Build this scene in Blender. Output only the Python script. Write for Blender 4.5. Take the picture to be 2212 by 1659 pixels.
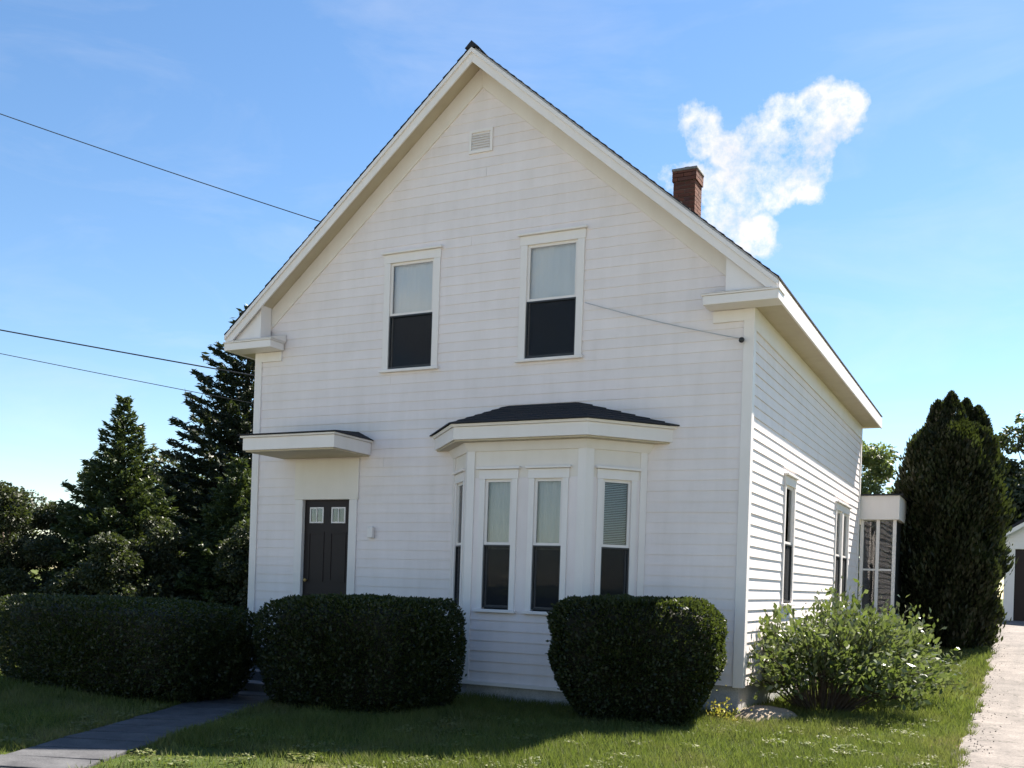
import bpy, math, random
import numpy as np
from mathutils import Vector, Matrix

for o in list(bpy.data.objects):
    bpy.data.objects.remove(o)
random.seed(7)
RNG = np.random.default_rng(11)
SC = bpy.context.scene
COL = SC.collection

# ------------------------------------------------------------------ camera
cam_d = bpy.data.cameras.new('camera')
cam = bpy.data.objects.new('camera', cam_d)
COL.objects.link(cam)
cam_d.sensor_width = 36.0
cam_d.lens = 36.0 * 2192.0 / 2212.0
cam_d.shift_y = 0.1943
cam_d.clip_end = 5000
cam.matrix_world = (Matrix.Translation((3.245, -13.45, 1.68)) @ Matrix.Rotation(math.radians(26.46), 4, 'Z')
                    @ Matrix.Rotation(math.radians(90), 4, 'X') @ Matrix.Rotation(math.radians(1.84), 4, 'Z'))
SC.camera = cam

# ------------------------------------------------------------------ sun and sky
SUN = Vector((1.06, 3.24, 3.95)).normalized()
EL = math.asin(SUN.z)
AZ = math.atan2(SUN.x, SUN.y)
sd = bpy.data.lights.new('sun', 'SUN')
sd.energy = 5.0
sd.angle = math.radians(0.53)
sd.color = (1.0, 0.93, 0.82)
sun = bpy.data.objects.new('sun', sd)
COL.objects.link(sun)
sun.rotation_euler = SUN.to_track_quat('Z', 'Y').to_euler()
sun.location = (10, 28, 40)

world = bpy.data.worlds.new('World')
SC.world = world
world.use_nodes = True
wn, wl = world.node_tree.nodes, world.node_tree.links
wn.clear()
w_out = wn.new('ShaderNodeOutputWorld')
w_bg = wn.new('ShaderNodeBackground')
w_bg.inputs['Strength'].default_value = 0.052
sky = wn.new('ShaderNodeTexSky')
sky.sky_type = 'NISHITA'
sky.sun_disc = False
sky.sun_elevation = EL
sky.sun_rotation = AZ
sky.air_density = 1.0
sky.dust_density = 0.1
sky.ozone_density = 1.5
SC.view_settings.view_transform = 'Standard'
SC.view_settings.look = 'None'
SC.view_settings.gamma = 1.0
SC.view_settings.exposure = 1.85


def wmath(op, a, b=None, c=None, clamp=False):
    n = wn.new('ShaderNodeMath')
    n.operation = op
    n.use_clamp = clamp
    for i, v in enumerate((a, b, c)):
        if v is None:
            continue
        if isinstance(v, (int, float)):
            n.inputs[i].default_value = v
        else:
            wl.new(v, n.inputs[i])
    return n.outputs[0]


tc = wn.new('ShaderNodeTexCoord')
DIR = tc.outputs['Generated']
sep = wn.new('ShaderNodeSeparateXYZ')
wl.new(DIR, sep.inputs[0])
nz = wn.new('ShaderNodeTexNoise')
nz.inputs['Scale'].default_value = 13.0
nz.inputs['Detail'].default_value = 9.0
nz.inputs['Roughness'].default_value = 0.68
wl.new(DIR, nz.inputs['Vector'])
# cumulus puffs: bodies at fixed directions round the sky (azimuth from +Y towards +X, elevation, angular radius)
PUFFS = [(-18.4, 21.9, 1.0), (-14.5, 18.7, 1.3), (-15.9, 20.9, 1.3), (-17.0, 23.6, 1.3), (-15.5, 22.7, 1.3), (-14.0, 22.9, 1.5), (-12.2, 23.8, 1.6), (-10.5, 23.9, 1.6), (-9.2, 23.5, 1.3), (-14.5, 21.3, 1.8), (-12.7, 21.5, 1.5), (-10.8, 22.1, 1.5), (-15.3, 19.8, 1.6), (-13.5, 19.1, 1.3), (-17.6, 21.6, 1.3),
         (52, 17, 5), (58, 19, 4), (64, 16, 5), (110, 20, 5), (118, 23, 4), (170, 18, 6), (178, 21, 4), (-95, 19, 5), (-103, 22, 5), (-150, 17, 6)]
wz = wn.new('ShaderNodeTexNoise')
wz.inputs['Scale'].default_value = 9.0
wz.inputs['Detail'].default_value = 5.0
wl.new(DIR, wz.inputs['Vector'])
wv1 = wn.new('ShaderNodeVectorMath')
wv1.operation = 'MULTIPLY_ADD'
wl.new(wz.outputs['Color'], wv1.inputs[0])
wv1.inputs[1].default_value = (0.07, 0.07, 0.07)
wv1.inputs[2].default_value = (-0.035, -0.035, -0.035)
wv2 = wn.new('ShaderNodeVectorMath')
wv2.operation = 'ADD'
wl.new(DIR, wv2.inputs[0])
wl.new(wv1.outputs[0], wv2.inputs[1])
WDIR = wv2.outputs[0]
tot = None
for az, el, rad in PUFFS:
    a, e = math.radians(az), math.radians(el)
    c = (math.sin(a) * math.cos(e), math.cos(a) * math.cos(e), math.sin(e))
    vd = wn.new('ShaderNodeVectorMath')
    vd.operation = 'DISTANCE'
    wl.new(WDIR, vd.inputs[0])
    vd.inputs[1].default_value = c
    f = wmath('SUBTRACT', 1.0, wmath('DIVIDE', vd.outputs['Value'], math.radians(rad) * 1.25), clamp=True)
    tot = f if tot is None else wmath('MAXIMUM', tot, f)
body = wmath('MULTIPLY', tot, 2.4, clamp=True)
puff = wmath('ADD', body, wmath('MULTIPLY', wmath('SUBTRACT', nz.outputs['Fac'], 0.5), 4.2))
puff = wmath('MULTIPLY', wmath('SUBTRACT', puff, 0.50), 1.4, clamp=True)
puff = wmath('MULTIPLY', puff, wmath('MULTIPLY', tot, 6.0, clamp=True), clamp=True)
# thin high cirrus veil everywhere
mp = wn.new('ShaderNodeVectorMath')
mp.operation = 'MULTIPLY'
wl.new(DIR, mp.inputs[0])
mp.inputs[1].default_value = (2.2, 3.2, 9.0)
nc = wn.new('ShaderNodeTexNoise')
nc.inputs['Scale'].default_value = 1.6
nc.inputs['Detail'].default_value = 7.0
nc.inputs['Roughness'].default_value = 0.6
nc.inputs['Distortion'].default_value = 0.6
wl.new(mp.outputs[0], nc.inputs['Vector'])
cir = wmath('MULTIPLY', wmath('SUBTRACT', nc.outputs['Fac'], 0.47), 1.5, clamp=True)
cir = wmath('MULTIPLY', cir, 0.38)
fac = wmath('MAXIMUM', puff, cir)
mixc = wn.new('ShaderNodeMix')
mixc.data_type = 'RGBA'
wl.new(fac, mixc.inputs['Factor'])
hs = wn.new('ShaderNodeHueSaturation')
hs.inputs['Saturation'].default_value = 1.16
hs.inputs['Value'].default_value = 1.0
wl.new(sky.outputs[0], hs.inputs['Color'])
wl.new(hs.outputs[0], mixc.inputs['A'])
nsd = wn.new('ShaderNodeTexNoise')
nsd.inputs['Scale'].default_value = 22.0
nsd.inputs['Detail'].default_value = 6.0
wl.new(DIR, nsd.inputs['Vector'])
cmix = wn.new('ShaderNodeMix')
cmix.data_type = 'RGBA'
wl.new(wmath('MULTIPLY', wmath('SUBTRACT', nsd.outputs['Fac'], 0.35), 3.0, clamp=True), cmix.inputs['Factor'])
cmix.inputs['A'].default_value = (4.9, 5.0, 5.4, 1)
cmix.inputs['B'].default_value = (6.3, 6.15, 6.2, 1)
wl.new(cmix.outputs['Result'], mixc.inputs['B'])
wl.new(mixc.outputs['Result'], w_bg.inputs['Color'])
wl.new(w_bg.outputs[0], w_out.inputs[0])

# ------------------------------------------------------------------ materials
MATS = {}


class NT:
    def __init__(self, name):
        m = bpy.data.materials.new(name)
        m.use_nodes = True
        self.m = m
        self.n, self.l = m.node_tree.nodes, m.node_tree.links
        self.n.clear()
        self.out = self.n.new('ShaderNodeOutputMaterial')
        MATS[name] = m

    def node(self, t, **kw):
        x = self.n.new(t)
        for k, v in kw.items():
            if hasattr(x, k):
                setattr(x, k, v)
            else:
                self.set(x, k, v)
        return x

    def set(self, x, k, v):
        if hasattr(v, 'is_linked') or isinstance(v, bpy.types.NodeSocket):
            self.l.new(v, x.inputs[k])
        else:
            x.inputs[k].default_value = v

    def pos(self):
        return self.node('ShaderNodeNewGeometry').outputs['Position']

    def noise(self, scale, detail=4, rough=0.55, vec=None, stretch=None):
        t = self.node('ShaderNodeTexNoise', Scale=scale, Detail=detail, Roughness=rough)
        v = vec if vec is not None else self.pos()
        if stretch:
            mm = self.node('ShaderNodeVectorMath', operation='MULTIPLY')
            self.l.new(v, mm.inputs[0])
            mm.inputs[1].default_value = stretch
            v = mm.outputs[0]
        self.l.new(v, t.inputs['Vector'])
        return t.outputs['Fac']

    def ramp(self, fac, stops):
        r = self.node('ShaderNodeValToRGB')
        e = r.color_ramp.elements
        while len(e) < len(stops):
            e.new(0.5)
        for el, (p, c) in zip(e, stops):
            el.position = p
            el.color = (c[0], c[1], c[2], 1)
        self.l.new(fac, r.inputs['Fac'])
        return r.outputs['Color']

    def mix(self, fac, a, b, blend='MIX'):
        x = self.node('ShaderNodeMix', data_type='RGBA', blend_type=blend)
        for k, v in (('Factor', fac), ('A', a), ('B', b)):
            if isinstance(v, bpy.types.NodeSocket):
                self.l.new(v, x.inputs[k])
            else:
                x.inputs[k].default_value = v if not isinstance(v, tuple) else (v[0], v[1], v[2], 1)
        return x.outputs['Result']

    def math(self, op, a, b=0.0, clamp=False):
        x = self.node('ShaderNodeMath', operation=op, use_clamp=clamp)
        for i, v in enumerate((a, b)):
            if isinstance(v, bpy.types.NodeSocket):
                self.l.new(v, x.inputs[i])
            else:
                x.inputs[i].default_value = v
        return x.outputs[0]

    def bump(self, h, strength, dist=0.01):
        b = self.node('ShaderNodeBump', Strength=strength, Distance=dist)
        self.l.new(h, b.inputs['Height'])
        return b.outputs[0]

    def principled(self, color, rough=0.6, normal=None, spec=0.4):
        p = self.node('ShaderNodeBsdfPrincipled')
        self.set(p, 'Base Color', color if isinstance(color, bpy.types.NodeSocket) else (color[0], color[1], color[2], 1))
        self.set(p, 'Roughness', rough)
        self.set(p, 'Specular IOR Level', spec)
        if normal is not None:
            self.l.new(normal, p.inputs['Normal'])
        return p

    def done(self, shader):
        self.l.new(shader.outputs[0], self.out.inputs[0])
        return self.m


def paint(name, c, dirt, amt=0.5, rough=0.55):
    t = NT(name)
    rnd = t.node('ShaderNodeObjectInfo').outputs['Random']
    streak = t.noise(1.0, 5, 0.6, stretch=(5.0, 5.0, 0.7))
    blot = t.noise(1.7, 5, 0.65)
    f = t.math('MULTIPLY', t.math('MULTIPLY', streak, blot), amt * 1.7, True)
    col = t.mix(f, c, dirt)
    v = t.math('ADD', t.math('MULTIPLY', rnd, 0.04), 0.962)
    col = t.mix(1.0, col, t.ramp(v, [(0.9, (0.9, 0.9, 0.9)), (1.0, (1, 1, 1))]), 'MULTIPLY')
    n = t.bump(t.noise(60, 4, 0.6, stretch=(0.4, 0.4, 2.0)), 0.25, 0.004)
    return t.done(t.principled(col, rough, n, 0.35))


paint('white_paint', (0.86, 0.78, 0.775), (0.60, 0.53, 0.49), 0.6)
paint('trim_paint', (0.84, 0.785, 0.765), (0.62, 0.55, 0.49), 0.45, 0.45)
paint('shaded_soffit_paint', (0.58, 0.50, 0.37), (0.36, 0.28, 0.18), 0.7)  # beige soffit paint, browned further to carry the shade under the eaves
paint('cream_paint', (0.81, 0.745, 0.69), (0.60, 0.52, 0.43), 0.5)
paint('garage_paint', (0.78, 0.78, 0.78), (0.6, 0.58, 0.55), 0.4)
paint('door_paint', (0.016, 0.008, 0.008), (0.010, 0.006, 0.006), 0.5, 0.55)
paint('dark_metal', (0.03, 0.032, 0.036), (0.02, 0.02, 0.02), 0.4, 0.4)
paint('brass', (0.45, 0.30, 0.10), (0.2, 0.13, 0.05), 0.4, 0.3)
paint('grey_metal', (0.5, 0.51, 0.52), (0.35, 0.34, 0.33), 0.5, 0.4)
paint('shade_cloth', (0.86, 0.86, 0.86), (0.7, 0.71, 0.72), 0.4, 0.9)
paint('curtain_cloth', (0.55, 0.55, 0.53), (0.40, 0.40, 0.39), 0.5, 0.9)
paint('blind_slat', (0.50, 0.56, 0.57), (0.36, 0.42, 0.43), 0.4, 0.6)
paint('room_shade', (0.012, 0.013, 0.017), (0.008, 0.008, 0.01), 0.4, 0.9)  # near-black colour that paints in the shade of unlit rooms

t = NT('insect_screen')
n = t.principled((0.025, 0.027, 0.032), 0.8, None, 0.1)
tr = t.node('ShaderNodeBsdfTransparent')
mx = t.node('ShaderNodeMixShader', Fac=0.55)
t.l.new(n.outputs[0], mx.inputs[1])
t.l.new(tr.outputs[0], mx.inputs[2])
t.done(mx)

t = NT('window_glass')
fr = t.node('ShaderNodeFresnel', IOR=1.5)
gl = t.node('ShaderNodeBsdfGlossy', Roughness=0.02)
gn = t.bump(t.noise(3.0, 2), 0.06, 0.02)
t.l.new(gn, gl.inputs['Normal'])
tr = t.node('ShaderNodeBsdfTransparent')
tr.inputs['Color'].default_value = (0.95, 0.96, 0.965, 1)
mx = t.node('ShaderNodeMixShader')
t.l.new(fr.outputs[0], mx.inputs[0])
t.l.new(tr.outputs[0], mx.inputs[1])
t.l.new(gl.outputs[0], mx.inputs[2])
t.done(mx)

t = NT('shingles')
rnd = t.node('ShaderNodeObjectInfo').outputs['Random']
isl = t.node('ShaderNodeNewGeometry').outputs['Random Per Island']
c = t.mix(t.math('MULTIPLY', t.math('ADD', rnd, isl), 0.5), (0.030, 0.032, 0.040), (0.060, 0.062, 0.072))
c = t.mix(t.noise(160, 3, 0.7), c, (0.10, 0.10, 0.105), 'OVERLAY')
t.done(t.principled(c, 0.9, t.bump(t.noise(220, 3, 0.7), 0.6, 0.004), 0.2))

t = NT('brick_clay')
rnd = t.node('ShaderNodeObjectInfo').outputs['Random']
c = t.ramp(rnd, [(0.0, (0.16, 0.055, 0.035)), (0.5, (0.24, 0.085, 0.05)), (1.0, (0.13, 0.06, 0.05))])
c = t.mix(t.math('MULTIPLY', t.noise(30, 5, 0.7), 0.5), c, (0.07, 0.045, 0.04))
t.done(t.principled(c, 0.9, t.bump(t.noise(90, 4), 0.5, 0.005), 0.2))


def stone(name, a, b, scale=9, bumpy=0.5, rough=0.9):
    t = NT(name)
    f = t.noise(scale, 6, 0.65)
    c = t.ramp(f, [(0.3, a), (0.7, b)])
    g = t.noise(scale * 22, 3, 0.7)
    c = t.mix(0.35, c, t.ramp(g, [(0.35, (0.25, 0.25, 0.25)), (0.65, (0.75, 0.75, 0.75))]), 'OVERLAY')
    return t.done(t.principled(c, rough, t.bump(g, bumpy, 0.008), 0.25))


stone('mortar', (0.22, 0.20, 0.18), (0.32, 0.30, 0.27))
stone('foundation', (0.34, 0.34, 0.35), (0.50, 0.49, 0.49), 3)
stone('concrete', (0.13, 0.13, 0.14), (0.24, 0.235, 0.235), 2.5)
stone('old_paving', (0.045, 0.045, 0.05), (0.10, 0.10, 0.106), 2.5)
stone('pale_rock', (0.22, 0.17, 0.12), (0.36, 0.29, 0.22), 5)
t = NT('gravel_drive')
f = t.noise(1.6, 6, 0.65)
c = t.ramp(f, [(0.3, (0.11, 0.095, 0.088)), (0.7, (0.20, 0.175, 0.16))])
tr_ = t.noise(1.0, 4, 0.6, stretch=(3.2, 0.25, 1.0))
c = t.mix(t.math('MULTIPLY', t.math('SUBTRACT', tr_, 0.45), 2.2, True), c, (0.085, 0.078, 0.074))
vo = t.node('ShaderNodeTexVoronoi', feature='DISTANCE_TO_EDGE', Scale=1.1)
wv = t.node('ShaderNodeVectorMath', operation='ADD')
t.l.new(t.pos(), wv.inputs[0])
nq = t.node('ShaderNodeTexNoise', Scale=2.5, Detail=5.0)
t.l.new(t.pos(), nq.inputs['Vector'])
t.l.new(nq.outputs['Color'], wv.inputs[1])
t.l.new(wv.outputs[0], vo.inputs['Vector'])
c = t.mix(t.math('SUBTRACT', 1.0, t.math('MULTIPLY', vo.outputs['Distance'], 60.0, True)), c, (0.045, 0.042, 0.035))
g = t.noise(35, 3, 0.7)
c = t.mix(0.45, c, t.ramp(g, [(0.35, (0.25, 0.25, 0.25)), (0.65, (0.75, 0.75, 0.75))]), 'OVERLAY')
t.done(t.principled(c, 0.9, t.bump(g, 0.4, 0.008), 0.25))
stone('asphalt', (0.04, 0.04, 0.042), (0.065, 0.063, 0.062), 2, 0.8)
stone('bounce_pale_road', (0.30, 0.28, 0.26), (0.42, 0.39, 0.36), 1.2, 0.6)  # road out of view, made pale to bounce sunlight onto the front wall
stone('bark', (0.06, 0.045, 0.035), (0.13, 0.10, 0.08), 14, 0.9)
stone('wood_pole', (0.12, 0.09, 0.07), (0.2, 0.16, 0.13), 8, 0.6)

t = NT('lawn_soil')
f1 = t.noise(0.5, 5, 0.6)
f2 = t.noise(7, 5, 0.7)
c = t.ramp(f1, [(0.38, (0.045, 0.070, 0.016)), (0.52, (0.065, 0.085, 0.022)), (0.66, (0.13, 0.10, 0.05))])
c = t.mix(0.6, c, t.ramp(f2, [(0.3, (0.25, 0.25, 0.22)), (0.7, (0.8, 0.8, 0.7))]), 'OVERLAY')
t.done(t.principled(c, 0.95, t.bump(t.noise(40, 5, 0.7), 1.0, 0.03), 0.1))


def leafmat(name, cols, transl=0.35, rough=0.5, patch=None):
    t = NT(name)
    isl = t.node('ShaderNodeNewGeometry').outputs['Random Per Island']
    k = len(cols)
    c = t.ramp(isl, [(i / (k - 1), cc) for i, cc in enumerate(cols)])
    big = t.noise(1.3, 3, 0.6)
    c = t.mix(0.5, c, t.ramp(big, [(0.35, (0.33, 0.33, 0.33)), (0.65, (0.66, 0.66, 0.6))]), 'OVERLAY')
    if patch:
        c = t.mix(t.math('MULTIPLY', t.math('SUBTRACT', t.noise(0.5, 5, 0.6), 0.50), 4.0, True), c, patch)
    p = t.principled(c, rough, None, 0.3)
    tl = t.node('ShaderNodeBsdfTranslucent')
    t.l.new(t.mix(0.6, c, (0.16, 0.22, 0.03)), tl.inputs['Color'])
    mx = t.node('ShaderNodeMixShader', Fac=transl)
    t.l.new(p.outputs[0], mx.inputs[1])
    t.l.new(tl.outputs[0], mx.inputs[2])
    return t.done(mx)


leafmat('hedge_leaf', [(0.008, 0.012, 0.005), (0.024, 0.036, 0.009), (0.013, 0.019, 0.006), (0.034, 0.040, 0.012)], 0.2)
leafmat('shrub_leaf', [(0.035, 0.055, 0.015), (0.08, 0.11, 0.035), (0.20, 0.21, 0.13), (0.05, 0.075, 0.02)], 0.3, 0.35)
leafmat('spruce_needle', [(0.022, 0.038, 0.016), (0.045, 0.065, 0.024), (0.035, 0.055, 0.022)], 0.15)
leafmat('dark_needle', [(0.012, 0.020, 0.012), (0.026, 0.036, 0.018), (0.018, 0.028, 0.014)], 0.08)
leafmat('cedar_spray', [(0.008, 0.011, 0.005), (0.022, 0.030, 0.010), (0.014, 0.019, 0.008), (0.034, 0.030, 0.014)], 0.10)
leafmat('tree_leaf', [(0.020, 0.028, 0.014), (0.038, 0.048, 0.022), (0.066, 0.070, 0.045)], 0.15)
leafmat('pale_tree_leaf', [(0.06, 0.09, 0.03), (0.11, 0.14, 0.05), (0.14, 0.16, 0.08)], 0.35)
leafmat('grass_blade', [(0.048, 0.078, 0.015), (0.095, 0.12, 0.028), (0.16, 0.155, 0.05), (0.065, 0.09, 0.02)], 0.35, 0.6, (0.22, 0.18, 0.08))
leafmat('yellow_petal', [(0.55, 0.42, 0.04), (0.62, 0.50, 0.10), (0.20, 0.25, 0.05)], 0.3)
leafmat('light_block_core', [(0.018, 0.018, 0.010), (0.022, 0.020, 0.012)], 0.0, 0.9)  # dark colour of the added cores that block light inside the hedges


# ------------------------------------------------------------------ object helpers
WL = {}      # world location of every object


def link(o, parent, loc):
    o.location = loc
    WL[o.name] = Vector(loc)
    if parent is not None:
        o.parent = parent
        o.matrix_parent_inverse = Matrix.Translation(-WL[parent.name])
    COL.objects.link(o)
    return o


def empty(name, loc, label, cat, group=None):
    o = bpy.data.objects.new(name, None)
    o.empty_display_size = 0.3
    link(o, None, loc)
    return tag(o, label, cat, group)


def tag(o, label=None, cat=None, group=None, kind=None):
    if label:
        o['label'] = label
    if cat:
        o['category'] = cat
    if group:
        o['group'] = group
    if kind:
        o['kind'] = kind
    return o


class MB:
    """collects world-space geometry for ONE mesh object"""
    def __init__(self):
        self.v, self.f = [], []

    def hexa(self, p):
        b = len(self.v)
        self.v += [tuple(q) for q in p]
        self.f += [tuple(b + i for i in q) for q in ((0, 3, 2, 1), (4, 5, 6, 7), (0, 1, 5, 4), (1, 2, 6, 5), (2, 3, 7, 6), (3, 0, 4, 7))]
        return self

    def box(self, x0, x1, y0, y1, z0, z1):
        return self.hexa([(x0, y0, z0), (x1, y0, z0), (x1, y1, z0), (x0, y1, z0), (x0, y0, z1), (x1, y0, z1), (x1, y1, z1), (x0, y1, z1)])

    def fbox(self, F, s0, s1, n0, n1, z0, z1):
        """box in a facade frame: s along, n outward, z up"""
        return self.hexa([F(s0, n1, z0), F(s1, n1, z0), F(s1, n0, z0), F(s0, n0, z0), F(s0, n1, z1), F(s1, n1, z1), F(s1, n0, z1), F(s0, n0, z1)])

    def prism(self, poly_bottom, poly_top):
        b, k = len(self.v), len(poly_bottom)
        self.v += [tuple(q) for q in poly_bottom] + [tuple(q) for q in poly_top]
        self.f.append(tuple(b + i for i in reversed(range(k))))
        self.f.append(tuple(b + k + i for i in range(k)))
        for i in range(k):
            j = (i + 1) % k
            self.f.append((b + i, b + j, b + k + j, b + k + i))
        return self

    def tube(self, pts, rad, sides=8):
        b = len(self.v)
        pts = [Vector(q) for q in pts]
        k = len(pts)
        for i, q in enumerate(pts):
            d = (pts[min(i + 1, k - 1)] - pts[max(i - 1, 0)]).normalized()
            a = d.orthogonal().normalized() if i == 0 else (pa - d * pa.dot(d)).normalized()
            pa = a
            c = d.cross(a)
            r = rad[i] if isinstance(rad, (list, tuple)) else rad
            for s in range(sides):
                w = 2 * math.pi * s / sides
                self.v.append(tuple(q + (a * math.cos(w) + c * math.sin(w)) * r))
        for i in range(k - 1):
            for s in range(sides):
                s2 = (s + 1) % sides
                self.f.append((b + i * sides + s, b + i * sides + s2, b + (i + 1) * sides + s2, b + (i + 1) * sides + s))
        self.f.append(tuple(b + s for s in reversed(range(sides))))
        self.f.append(tuple(b + (k - 1) * sides + s for s in range(sides)))
        return self

    def build(self, name, mat, parent=None, smooth=False, bevel=0.0):
        V = np.array(self.v, dtype=float)
        c = (V.min(0) + V.max(0)) / 2
        c[2] = V[:, 2].min()
        me = bpy.data.meshes.new(name)
        me.from_pydata([tuple(q) for q in (V - c)], [], self.f)
        me.materials.append(MATS[mat])
        if smooth:
            me.shade_smooth()
        o = bpy.data.objects.new(name, me)
        link(o, parent, tuple(c))
        if bevel:
            m = o.modifiers.new('bevel', 'BEVEL')
            m.width = bevel
            m.segments = 2
            m.limit_method = 'ANGLE'
        return o


def quads_obj(name, V, mat, parent=None, loc=(0, 0, 0), tri=False):
    """V: (N,4,3) or (N,3,3) world-space leaf faces -> one mesh"""
    V = np.asarray(V, dtype=np.float32) - np.array(loc, dtype=np.float32)
    n, k = V.shape[0], V.shape[1]
    me = bpy.data.meshes.new(name)
    me.vertices.add(n * k)
    me.vertices.foreach_set('co', V.reshape(-1))
    me.loops.add(n * k)
    me.loops.foreach_set('vertex_index', np.arange(n * k, dtype=np.int32))
    me.polygons.add(n)
    me.polygons.foreach_set('loop_start', np.arange(0, n * k, k, dtype=np.int32))
    me.update(calc_edges=True)
    me.materials.append(MATS[mat])
    o = bpy.data.objects.new(name, me)
    return link(o, parent, loc)


def unit(a):
    return a / np.maximum(np.linalg.norm(a, axis=-1, keepdims=True), 1e-9)


def leaves(C, D, size, aspect=0.5, rng=RNG, jitter=0.3, flat=None):
    """diamond leaves at C pointing along D (N,3)"""
    n = len(C)
    D = unit(D + rng.normal(0, jitter, (n, 3)))
    R = rng.normal(0, 1, (n, 3)) if flat is None else np.cross(D, flat + rng.normal(0, 0.35, (n, 3)))
    S = unit(np.cross(D, R)) if flat is None else unit(R)
    L = (size * rng.uniform(0.6, 1.35, n))[:, None]
    Wd = L * aspect * 0.5
    N = np.cross(D, S)
    a = C - D * L * 0.5
    b = C + S * Wd + N * Wd * 0.25
    c = C + D * L * 0.5
    e = C - S * Wd + N * Wd * 0.25
    return np.stack([a, b, c, e], 1)


def sstep(a, b, x):
    k = np.clip((x - a) / (b - a), 0, 1)
    return k * k * (3 - 2 * k)


def gz(x, y):
    """terrain height: gentle rise behind the house, road lower in front"""
    return 1.0 * sstep(3.0, 22.0, np.asarray(y, dtype=float)) - 0.14 * (np.asarray(y) < -9.6)


# ------------------------------------------------------------------ terrain, road, paths
def sheet(name, xs, ys, dz, mat, wob=0.0, kind='structure'):
    xs, ys = np.asarray(xs, float), np.asarray(ys, float)
    X, Y = np.meshgrid(xs, ys)
    if wob:
        for i, yy in enumerate(ys):
            for j in (0, -1):
                X[i, j] += wob * (math.sin(yy * 1.7 + j) * 0.5 + math.sin(yy * 4.1) * 0.3 + RNG.normal(0, 0.4))
    Z = gz(X, Y) + dz
    V = np.stack([X, Y, Z], -1).reshape(-1, 3)
    w = len(xs)
    F = [(i * w + j, i * w + j + 1, (i + 1) * w + j + 1, (i + 1) * w + j) for i in range(len(ys) - 1) for j in range(w - 1)]
    me = bpy.data.meshes.new(name)
    me.from_pydata([tuple(q) for q in V], [], F)
    me.materials.append(MATS[mat])
    me.shade_smooth()
    o = bpy.data.objects.new(name, me)
    link(o, None, (0, 0, 0))
    tag(o, kind=kind)
    return o


gy = np.concatenate([[-900, -300, -80, -30, -9.62, -9.6], np.arange(-9.0, 26, 0.6), [30, 40, 60, 120, 300, 900, 2500]])
gx = np.concatenate([[-2000, -600, -200, -80, -40], np.arange(-20, 16, 2.0), [20, 40, 90, 300, 800, 2000]])
sheet('ground', gx, gy, 0.0, 'lawn_soil')
sheet('road', [-900, -60, -20, 0, 20, 60, 900], [-24.0, -17, -13, -9.78], 0.012, 'bounce_pale_road')
sheet('driveway', [2.72, 3.2, 4.2, 5.4], np.concatenate([np.arange(-9.5, 22.0, 0.35)]), 0.012, 'gravel_drive', 0.07)
k = MB()
k.box(-60, 2.6, -9.76, -9.6, -0.13, 0.02).box(5.6, 60, -9.76, -9.6, -0.13, 0.02)
tag(k.build('kerb', 'concrete', None, bevel=0.015), kind='structure')
sw = MB().box(-60, 2.60, -9.0, -7.75, -0.1, 0.015).build('pavement', 'old_paving')
tag(sw, kind='structure')

# ------------------------------------------------------------------ the house
W, LEN = 8.4, 10.45
ZS = 0.40                      # bottom of siding
SL, APEX = 0.852, 9.65         # roof slope, ridge height


def roof_z(x):
    return APEX - SL * abs(x + W / 2)


def frame(ax, ay, bx, by):
    """facade frame from A to B; outward normal on the right hand of A->B"""
    L = math.hypot(bx - ax, by - ay)
    sx, sy = (bx - ax) / L, (by - ay) / L
    nx, ny = sy, -sx
    f = lambda s, n, z: (ax + sx * s + nx * n, ay + sy * s + ny * n, z)
    f.len = L
    return f


FRONT = frame(-W, 0, 0, 0)              # s = x + W
SIDE = frame(0, 0, 0, LEN)              # s = y
BW = (-4.48, -3.84, -2.04, -1.42)       # bay plan
BAYL, BAYF, BAYR = frame(BW[0], 0, BW[1], -0.7), frame(BW[1], -0.7, BW[2], -0.7), frame(BW[2], -0.7, BW[3], 0)

house = empty('house', (-W / 2, LEN / 2, 0), 'white clapboard gable-fronted house with bay window and brick chimney', 'house')

EXPO = 0.145


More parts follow.
